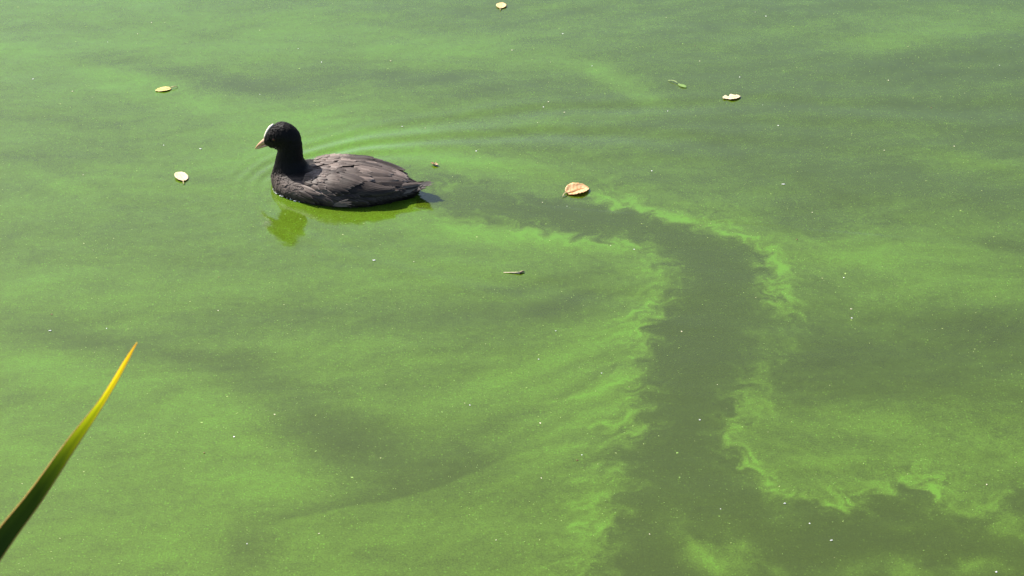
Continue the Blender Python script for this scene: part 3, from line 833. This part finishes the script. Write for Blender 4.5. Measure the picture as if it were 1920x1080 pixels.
for s in (-1, 1):
    hit = bvh.ray_cast(Vector((.012, s * .1, .104)), Vector((0, -s, 0)))
    p = hit[0] if hit[0] else Vector((.012, s * .019, .104))
    b = bmesh.new(); bmesh.ops.create_uvsphere(b, u_segments=16, v_segments=10, radius=.0036)
    me = bpy.data.meshes.new('eye'); b.to_mesh(me); b.free()
    me.polygons.foreach_set('use_smooth', np.ones(len(me.polygons), bool)); me.materials.append(MAT_EYE)
    e = bpy.data.objects.new('eye', me); col.objects.link(e); e.parent = bird
    e.location = p + Vector((0, -s * .0018, 0))

# beads of water caught along the breast
BV, BF = [], []
b = bmesh.new(); bmesh.ops.create_icosphere(b, subdivisions=1, radius=1.0); b.verts.ensure_lookup_table()
iv = np.array([v.co[:] for v in b.verts]); ifc = np.array([[v.index for v in f.verts] for f in b.faces]); b.free()
for i in range(46):
    u = rng.uniform(.02, .62) ** .9
    x = .3 + 12 * u; a, tp, bt, zc = prof(x)
    y = -(a * math.sqrt(max(0, 1 - ((zc - .0) / (zc - bt)) ** 2))) - rng.uniform(.0, .5)
    r = rng.uniform(.05, .13)
    BF.append(ifc + len(BV) * len(iv)); BV.append(iv * r * np.array([1, 1, .8]) + np.array([x + rng.uniform(-.2, .2), y, rng.uniform(.05, .25)]))
wb = mesh_np('water_beads', np.concatenate(BV) * .01, np.concatenate(BF), MAT_BUBBLE, bird); wb['kind'] = 'stuff'

# ---------------------------------------------------------------- fallen leaves
def leaf_material(name, c_light, c_mid, c_dark, trans=.14, rough=.55, veins=.38):
    k = M(name)
    vein = k.attr('vein'); e = k.attr('edge'); tc = k.n('TexCoord').outputs['Object']
    nz = k.n('TexNoise', Scale=110.0, Detail=4.0); k.l(tc, nz.inputs['Vector'])
    c = k.mix(k.math('MULTIPLY', nz.outputs['Fac'], 1.1, clamp=True), c_light, c_mid)
    c = k.mix(k.math('MULTIPLY', vein, veins), c, c_dark)
    sp = k.math('GREATER_THAN', k.math('MULTIPLY_ADD', nz.outputs['Fac'], .55, k.math('MULTIPLY', e, .50)), .80)
    c = k.mix(k.math('MULTIPLY', sp, .4), c, c_dark)
    k.l(c, k.b.inputs['Base Color']); k.set(Roughness=rough)
    k.translucent(c, trans)
    return k.m
LM = {
    'peach': leaf_material('peach_leaf', (.76, .56, .28), (.70, .45, .19), (.40, .17, .06)),
    'yellow': leaf_material('yellow_leaf', (.66, .58, .22), (.58, .47, .15), (.34, .20, .06)),
    'cream': leaf_material('cream_leaf', (.74, .64, .42), (.70, .56, .32), (.42, .30, .12)),
    'orange': leaf_material('orange_leaf', (.80, .60, .34), (.74, .45, .20), (.46, .16, .04), .2, .55, 1.2),
    'green': leaf_material('green_leaf', (.20, .34, .07), (.16, .30, .06), (.26, .40, .12), .3),
    'torn': leaf_material('torn_cream_leaf', (.80, .70, .48), (.74, .60, .34), (.26, .07, .025)),
    'brown': leaf_material('brown_leaf', (.46, .30, .14), (.34, .20, .09), (.10, .05, .02))}
MAT_STEM = simple('pale_leaf_stem', (.52, .40, .20), .5, .2)
MAT_STEM_G = simple('green_leaf_stem', (.30, .38, .12), .5, .2)

def floating_leaf(name, label, cat, base, tip, width, mat, stem_end=None, cup=.25, curl=.1, roll=0.0, pleat=.05, round_=.5, notch=0, stem_mat=None, seed=0, z0=.0014, group=None, blunt=.62):
    """leaf whose base and tip are seen at the given photo pixels; width in metres"""
    bx_, by_ = (float(v) for v in at(*base)); tx_, ty_ = (float(v) for v in at(*tip))
    L = math.hypot(tx_ - bx_, ty_ - by_); a = math.atan2(ty_ - by_, tx_ - bx_)
    root = empty(name, (bx_, by_, float(water_z(bx_, by_)[0])), a)
    tag(root, label, cat, group)
    nr, nc = 15, 11
    T, C = np.meshgrid(np.linspace(0, 1, nr), np.linspace(-1, 1, nc), indexing='ij')
    pr = np.sin(np.pi * np.clip(T, 0.015, .985) ** (.75 + .5 * round_)) ** blunt
    pr = pr * (1 + .045 * perlin(T * 7 + seed, C * 0 + np.sign(C) * 3.1, 400 + seed))
    if notch:
        for tc_, s_, dp in ((.62, -1, .75), (.80, 1, .45), (.25, -1, .35)):
            pr = pr * (1 - dp * np.exp(-((T - tc_) / .07) ** 2) * (np.sign(C) == s_))
    y = C * pr * width / 2
    z = z0 + cup * width * (C * pr) ** 2 * .5 + curl * L * (T - .45) ** 2 + pleat * width * np.cos(2 * np.pi * (T * 6 - np.abs(C) * 1.6)) * np.abs(C) * .35
    z += .05 * width * perlin(T * 3 + seed, C * 2, 420 + seed)
    x = T * L
    if roll:
        yy = y * math.cos(roll) - (z - z0) * math.sin(roll); z = z0 + y * math.sin(roll) + (z - z0) * math.cos(roll); y = yy
    z = z - min(0, (z.min() - .0006))
    vein = np.clip(np.maximum(np.exp(-(C * pr * 14) ** 2), .55 * (np.cos(2 * np.pi * (T * 6 - np.abs(C) * 1.6)) > (.86 if seed != 4 else .55))), 0, 1)
    edge = np.clip(np.maximum(np.abs(C) ** 5, np.clip((np.abs(T - .5) - .40) * 10, 0, 1)), 0, 1)
    top = np.stack([x, y, z + .0002], -1); bot = np.stack([x, y, z - .0002], -1)
    m = nr * nc; g = grid_faces(nr, nc)
    loop = [(i, 0) for i in range(nr)] + [(nr - 1, j) for j in range(1, nc)] + [(i, nc - 1) for i in range(nr - 2, -1, -1)] + [(0, j) for j in range(nc - 2, 0, -1)]
    ids = [i * nc + j for i, j in loop]
    rim = np.array([[ids[q], ids[(q + 1) % len(ids)], ids[(q + 1) % len(ids)] + m, ids[q] + m] for q in range(len(ids))])
    mesh_np('blade', np.concatenate([top.reshape(-1, 3), bot.reshape(-1, 3)]), np.concatenate([g, g[:, ::-1] + m, rim]), mat, root,
            {'vein': np.tile(vein.ravel(), 2), 'edge': np.tile(edge.ravel(), 2)})
    mid = nc // 2
    pts = [(x[i, mid], y[i, mid], z[i, mid] + .0004) for i in range(0, nr - 2, 2)]
    v, f = tube(pts, np.linspace(.0006, .0002, len(pts)), 5)
    mesh_np('midrib', v, f, stem_mat or MAT_STEM, root)
    if stem_end:
        ex, ey = (float(q) for q in at(*stem_end)); c_, s_ = math.cos(-a), math.sin(-a)
        lx, ly = (ex - bx_) * c_ - (ey - by_) * s_, (ex - bx_) * s_ + (ey - by_) * c_
        z1 = float(z[0, mid]); pts = [(t * lx, t * ly + .10 * math.sin(t * 3.1) * math.hypot(lx, ly), z1 * (1 - t) + .0012 + .002 * math.sin(3.1 * t)) for t in np.linspace(0, 1, 7)]
        v, f = tube(pts, np.linspace(.0009, .0007, 7), 6)
        mesh_np('stem', v, f, stem_mat or MAT_STEM, root)
    return root

LG = 'fallen leaves floating on the pond'
floating_leaf('fallen_leaf', 'small round peach leaf floating at the top edge of the pond', 'leaf', (939, 17), (941, 6.5), .024, LM['peach'], (938.5, 20.5), cup=.16, seed=1, group=LG)
floating_leaf('fallen_leaf', 'yellow oval leaf with its stem to the right, left of the bird', 'leaf', (321, 166), (291.5, 171), .021, LM['yellow'], (333, 163), cup=.14, curl=.06, round_=.2, seed=2, group=LG)
floating_leaf('fallen_leaf', 'pale cream rounded leaf floating in front of the bird\'s breast', 'leaf', (345.5, 341), (335, 325), .026, LM['cream'], (345, 347), cup=.18, curl=.10, roll=.08, blunt=.46, seed=3, group=LG)
floating_leaf('fallen_leaf', 'largest leaf, orange and cream, curled and ribbed, beside the dark lane', 'leaf', (1063, 364), (1101, 352), .040, LM['orange'], (1055, 370), cup=.30, curl=.10, roll=.08, pleat=.06, seed=4, blunt=.42, round_=.35, group=LG)
floating_leaf('fallen_leaf', 'narrow green leaf with a long pale stem lying half sunk', 'leaf', (1271, 158), (1287, 165), .012, LM['green'], (1252.5, 152), cup=.1, curl=0, pleat=.02, round_=.9, stem_mat=MAT_STEM_G, seed=5, z0=.001, group=LG)
floating_leaf('fallen_leaf', 'torn cream leaf with reddish brown edges at upper right', 'leaf', (1388, 182), (1355, 185.5), .026, LM['torn'], None, cup=.15, curl=.12, notch=1, seed=6, group=LG)
floating_leaf('leaf_fragment', 'small brown and cream leaf scrap just behind the tail', 'leaf', (822, 311.5), (808, 308.5), .009, LM['brown'], None, cup=.8, curl=.5, notch=1, seed=7, group=LG)

# twig with a broken pale end
tw = empty('twig', tuple(float(v) for v in at(944, 512)) + (0.0,)); tag(tw, 'thin pale twig with a dark broken end below the swept lane', 'twig')
x1, y1 = (float(v) for v in at(983, 512.5)); Lt = x1 - tw.location.x
v, f = tube([(0, 0, .0012), (Lt * .3, -.001, .0015), (Lt * .55, -.002, .002), (Lt * .78, -.003, .0022)], [.0007, .0010, .0013, .0022], 7)
mesh_np('shaft', v, f, simple('pale_twig', (.62, .52, .34), .6, .2), tw)
v, f = tube([(Lt * .77, -.003, .0024), (Lt * .9, .001, .0030), (Lt * 1.0, .002, .0022)], [.0020, .0019, .0012], 7)
mesh_np('broken_end', v, f, simple('dark_twig_end', (.26, .19, .12), .7, .3), tw)

# ---------------------------------------------------------------- white down and specks
MAT_DOWN = simple('white_down', (.80, .80, .78), .7, .05)
MAT_SPECK = simple('pale_speck', (.72, .66, .46), .6, .2)
MAT_SPECK_B = simple('brown_speck', (.20, .09, .05), .7, .3)
def flake_mesh(name, size, mat, seed, n=7, thick=.10):
    r = np.random.default_rng(seed); a = np.linspace(0, 2 * np.pi, n, endpoint=False)
    rad = size * r.uniform(.55, 1.1, n)
    ring = np.stack([rad * np.cos(a), .7 * rad * np.sin(a), r.uniform(.0003, .0010, n)], 1)
    low = ring * np.array([.85, .85, 0]) + np.array([0, 0, .0002])
    V = np.concatenate([ring, low, [[0, 0, .0008 + size * thick]], [[0, 0, .0001]]])
    F = [[i, (i + 1) % n, n + (i + 1) % n, n + i][::-1] for i in range(n)]
    T = [[2 * n, i, (i + 1) % n] for i in range(n)] + [[2 * n + 1, n + (i + 1) % n, n + i] for i in range(n)]
    return mesh_np(name, V, [np.array(F), np.array(T)], mat, None, smooth=False)

def down(px, py, label, spread, seed):
    x, y = (float(v) for v in at(px, py)); root = empty('down_feather', (x, y, float(water_z(x, y)[0]) + .0004)); tag(root, label, 'feather', 'white down feathers on the water')
    r = np.random.default_rng(seed); V, F3, F4 = [], [], []; o = 0
    for i in range(9):
        a = r.uniform(-.7, .7) + (math.pi if i % 3 == 0 else 0); L = spread * r.uniform(.5, 1)
        v, (f4, f3) = tube([(0, 0, .0006), (L * .5 * math.cos(a), L * .5 * math.sin(a), .0009), (L * math.cos(a), L * math.sin(a), .0005)], [.0005, .0005, .0002], 4)
        V.append(v); F4.append(f4 + o); F3.append(f3 + o); o += len(v)
    fk = flake_mesh('tuft', spread * .55, MAT_DOWN, seed + 40, 9, .02); fk.parent = root
    mesh_np('barbs', np.concatenate(V), [np.concatenate(F4), np.concatenate(F3)], MAT_DOWN, root)
    v, f = tube([(-spread * .7, 0, .0008), (0, .0004, .0011), (spread * .8, 0, .0008)], [.0003, .0004, .0002], 5)
    mesh_np('quill', v, f, MAT_DOWN, root)
down(1469, 346, 'white down feather on plain green water at far right', .004, 1)
down(701, 489, 'flat white down feather on the water below the bird', .004, 2)
down(1471, 945, 'white down feather by the dark inlet\'s left corner', .0026, 3)
down(1559, 1014, 'white down feather inside the dark water at lower right', .0026, 4)
down(94, 621, 'white down feather above the pointed leaf at left', .003, 5)
down(376, 280, 'white down feather between the bill and the pale cream leaf', .003, 6)

PALE = [(62, 149), (136, 172), (307, 273), (258, 64), (202, 79), (284, 43), (603, 117), (487, 57), (559, 92), (156, 328), (487, 177),
        (732, 115), (754, 237), (797, 240), (893, 284), (1008, 231), (1019, 201), (1028, 192), (1110, 124), (1032, 117), (1055, 64), (1249, 33), (1252, 208),
        (1058, 211), (1222, 321), (960, 95), (1387, 145), (1416, 23), (1436, 31), (1312, 115), (1430, 197), (1666, 151), (1874, 123), (1789, 275), (1459, 236),
        (1658, 282), (1010, 674), (1345, 722), (1312, 788), (1013, 794), (1091, 854), (1015, 897), (1351, 955), (1218, 1002), (1518, 982), (1017, 380),
        (1063, 387), (1523, 398), (1582, 521), (1596, 580), (1042, 621), (515, 778), (881, 760), (598, 1001), (463, 1020), (930, 1013), (439, 820), (776, 491),
        (200, 616), (1850, 909), (1868, 1073), (409, 583), (1128, 700), (1145, 461), (1189, 468), (1278, 622), (1597, 597)]
BROWN = [(35, 214), (410, 520), (1494, 449), (1650, 15), (1746, 202), (1303, 86), (383, 850), (1082, 864), (97, 590), (587, 480)]
LANDMARKS = [('small peach leaf', 940, 12), ('yellow oval leaf', 311, 168), ('pale cream leaf', 341, 333), ('largest ribbed leaf', 1079, 358),
             ('narrow green leaf', 1270, 159), ('torn cream leaf', 1371, 184), ('brown leaf scrap', 815, 310), ('pale twig', 963, 513),
             ('pointed leaf tip', 256, 643), ("bird's head", 535, 255), ("bird's tail", 800, 345), ('bend of the lane', 1370, 450),
             ('narrow part of the lane', 1290, 790), ('lower end of the lane', 1240, 1050), ("dark inlet's right end", 1880, 950),
             ('top left corner', 0, 0), ('top right corner', 1920, 0), ('bottom edge middle', 800, 1080), ('right edge middle', 1920, 540)]
def place_labels(lst, what):
    out = []
    dirs = ['right of', 'below and right of', 'straight below', 'below and left of', 'left of', 'above and left of', 'straight above', 'above and right of']
    for px, py in lst:
        near = sorted(LANDMARKS, key=lambda q: math.hypot(px - q[1], py - q[2]))
        for nm, lx, ly in near:
            r = math.hypot(px - lx, py - ly); k_ = int(round(math.atan2(py - ly, px - lx) / (math.pi / 4))) % 8
            how = 'just' if r < 70 else 'a little way' if r < 160 else 'some way' if r < 280 else 'far'
            lab = f'{what} {how} {dirs[k_]} the {nm}'
            if lab not in out: break
        out.append(lab)
    return out
pale_meshes = [flake_mesh('speck', .0019, MAT_SPECK if i % 2 else MAT_DOWN, 500 + i) for i in range(4)]
brown_mesh = flake_mesh('brown_speck', .0022, MAT_SPECK_B, 520)
def scatter(lst, protos, label, cat, group, smin, smax, seed, labels=None):
    r = np.random.default_rng(seed); used = set()
    for i, (px, py) in enumerate(lst):
        p = protos[i % len(protos)]
        o = p if p.name not in used else p.copy()
        if o is p: used.add(p.name)
        else: col.objects.link(o)
        x, y = (float(v) for v in at(px, py))
        o.location = (x, y, float(water_z(x, y)[0]) + .0003); o.rotation_euler = (0, 0, r.uniform(0, 6.28))
        o.scale = (r.uniform(smin, smax),) * 3
        tag(o, labels[i] if labels else label, cat, group)
scatter(PALE, pale_meshes, 'tiny pale speck of floating debris on the green water', 'speck', 'tiny pale specks floating on the pond', .55, 1.15, 1, place_labels(PALE, 'tiny pale speck'))
scatter(BROWN, [brown_mesh], 'tiny reddish brown speck of floating debris on the green water', 'speck', 'tiny brown specks floating on the pond', .6, 1.2, 2,
        ['reddish brown speck near the left edge, level with the yellow leaf', 'brown speck on the open water straight below the bird\'s breast',
         'reddish brown speck just outside the outer bend of the dark lane', 'dark brown speck at the top edge, right of the middle', 'brown speck at far right, level with the torn cream leaf',
         'reddish brown speck above the green leaf with the long stem', 'brown speck right of the pointed leaf, in the lower left water', 'brown speck on the left border of the dark lane, low down',
         'brown speck above the pointed leaf tip, close to the left edge', 'brown speck on the water well below the bird\'s middle'])

# ---------------------------------------------------------------- sword-shaped leaf growing from the bank
def blade_material():
    k = M('yellowing_blade')
    t = k.attr('along'); e = k.attr('edge'); tc = k.n('TexCoord').outputs['Object']
    st = k.attr('across')
    wv = k.n('TexNoise', Scale=1.0, Detail=4.0)
    cx = k.n('CombineXYZ'); k.l(k.math('MULTIPLY', st, 26.0), cx.inputs[0]); k.l(k.math('MULTIPLY', t, 9.0), cx.inputs[1]); k.l(cx.outputs[0], wv.inputs['Vector'])
    f = k.math('ADD', t, k.math('MULTIPLY', k.math('SUBTRACT', wv.outputs['Fac'], .5), .14))
    f = k.math('MULTIPLY_ADD', e, .10, f)
    c = k.ramp(f, [(0.0, (.012, .030, .004)), (.28, (.024, .050, .003)), (.44, (.075, .120, .004)), (.68, (.28, .32, .006)), (.85, (.68, .52, .012)), (.97, (.80, .50, .015)), (1.0, (.70, .30, .02))])  # yellow tip is leaf colour; the dark lower green also paints in shade
    k.l(c, k.b.inputs['Base Color']); k.set(Roughness=.6); k.b.inputs['Specular IOR Level'].default_value = .05
    k.translucent(c, k.math('MULTIPLY_ADD', sstep_node(k, t, .25, .75), .60, .15))
    return k.m
def sstep_node(k, v, a, b):
    m = k.n('MapRange', interpolation_type='SMOOTHSTEP'); k.l(v, m.inputs['Value'])
    m.inputs['From Min'].default_value = a; m.inputs['From Max'].default_value = b
    return m.outputs['Result']

CP = [ray(256.5, 642, 2.62), ray(241, 668, 2.60), ray(215, 714, 2.57), ray(185, 762, 2.53), ray(138, 827, 2.48), ray(67, 930, 2.40), ray(-2, 1021, 2.32)]
tg = (CP[-1] - CP[-2]) / np.linalg.norm(CP[-1] - CP[-2])
dn = np.array([-.15, -.25, -.95])
for stp, w in ((.13, .08), (.18, .25), (.22, .5), (.22, .8)):
    tg = tg * (1 - w) + dn * w; tg /= np.linalg.norm(tg); CP.append(CP[-1] + tg * stp)
CP.append(CP[-1] + np.array([-.02, -.03, 0.02 - CP[-1][2]]))
WD = [.0010, .0050, .0078, .0100, .0156, .0222, .0275, .027, .033, .037, .038, .036]
CP = np.array(CP[::-1]); WD = np.array(WD[::-1])
seg = np.concatenate([[0], np.cumsum(np.linalg.norm(np.diff(CP, axis=0), axis=1))]); seg /= seg[-1]
nr = 90; tt = np.linspace(0, 1, nr) ** .8
def smooth_interp(t, xk, yk):
    m = np.gradient(yk, xk, axis=0); i = np.clip(np.searchsorted(xk, t) - 1, 0, len(xk) - 2); h = xk[i + 1] - xk[i]; s = (t - xk[i]) / h
    if yk.ndim > 1: s = s[:, None]; h = h[:, None]
    return (2 * s ** 3 - 3 * s ** 2 + 1) * yk[i] + (s ** 3 - 2 * s ** 2 + s) * h * m[i] + (-2 * s ** 3 + 3 * s ** 2) * yk[i + 1] + (s ** 3 - s ** 2) * h * m[i + 1]
PC = smooth_interp(tt, seg, CP); PW = np.maximum(smooth_interp(tt, seg, WD), .0004)
D = np.gradient(PC, axis=0); D /= np.linalg.norm(D, axis=1, keepdims=True)
face = np.array([.55, -.80, .15]); face = face - D * (D @ face)[:, None]; face /= np.linalg.norm(face, axis=1, keepdims=True)
side = np.cross(D, face)
nc = 9; C = np.linspace(-1, 1, nc)
fold = .22
along = np.interp(tt, [0, np.interp(0, [0, 1], [0, 1]), 1], [0, 0, 1])
vis = seg[len(CP) - 7]       # where the leaf enters the photograph
al = np.clip((tt - vis) / (1 - vis), -1, 1)
def blade_sheet(off):
    P = PC[:, None] + side[:, None] * (C[None, :, None] * PW[:, None, None] / 2) - face[:, None] * ((fold * (1 - np.abs(C))[None, :, None]) * PW[:, None, None] / 2)
    return P + face[:, None] * off
P1 = blade_sheet(.0003)
m = nr * nc; g = grid_faces(nr, nc)
root = empty('sword_leaf', tuple(CP[0])); tag(root, 'long pointed green leaf with yellow tip rising at lower left foreground', 'leaf')
o = CP[0]
A = np.repeat(al[:, None], nc, 1); ED = np.repeat((np.abs(C) ** 3)[None], nr, 0); AC = np.repeat(C[None], nr, 0)
mesh_np('blade', (P1 - o).reshape(-1, 3), g, blade_material(), root, {'along': A.ravel(), 'edge': ED.ravel(), 'across': AC.ravel()})
mk = M('orange_leaf_margin'); tcm = mk.n('TexCoord').outputs['Object']; nzm = mk.n('TexNoise', Scale=60.0, Detail=3.0); mk.l(tcm, nzm.inputs['Vector'])
mk.l(mk.mix(nzm.outputs['Fac'], (.30, .13, .012), (.42, .24, .02)), mk.b.inputs['Base Color']); mk.set(Roughness=.45)
for sgn in (0, nc - 1):
    e_ = P1[:, sgn] - o
    v, f = tube([tuple(q) for q in e_[::2]], np.clip(PW[::2] * .035, .0002, .0007), 5)
    mesh_np('margin', v, f, mk.m, root)
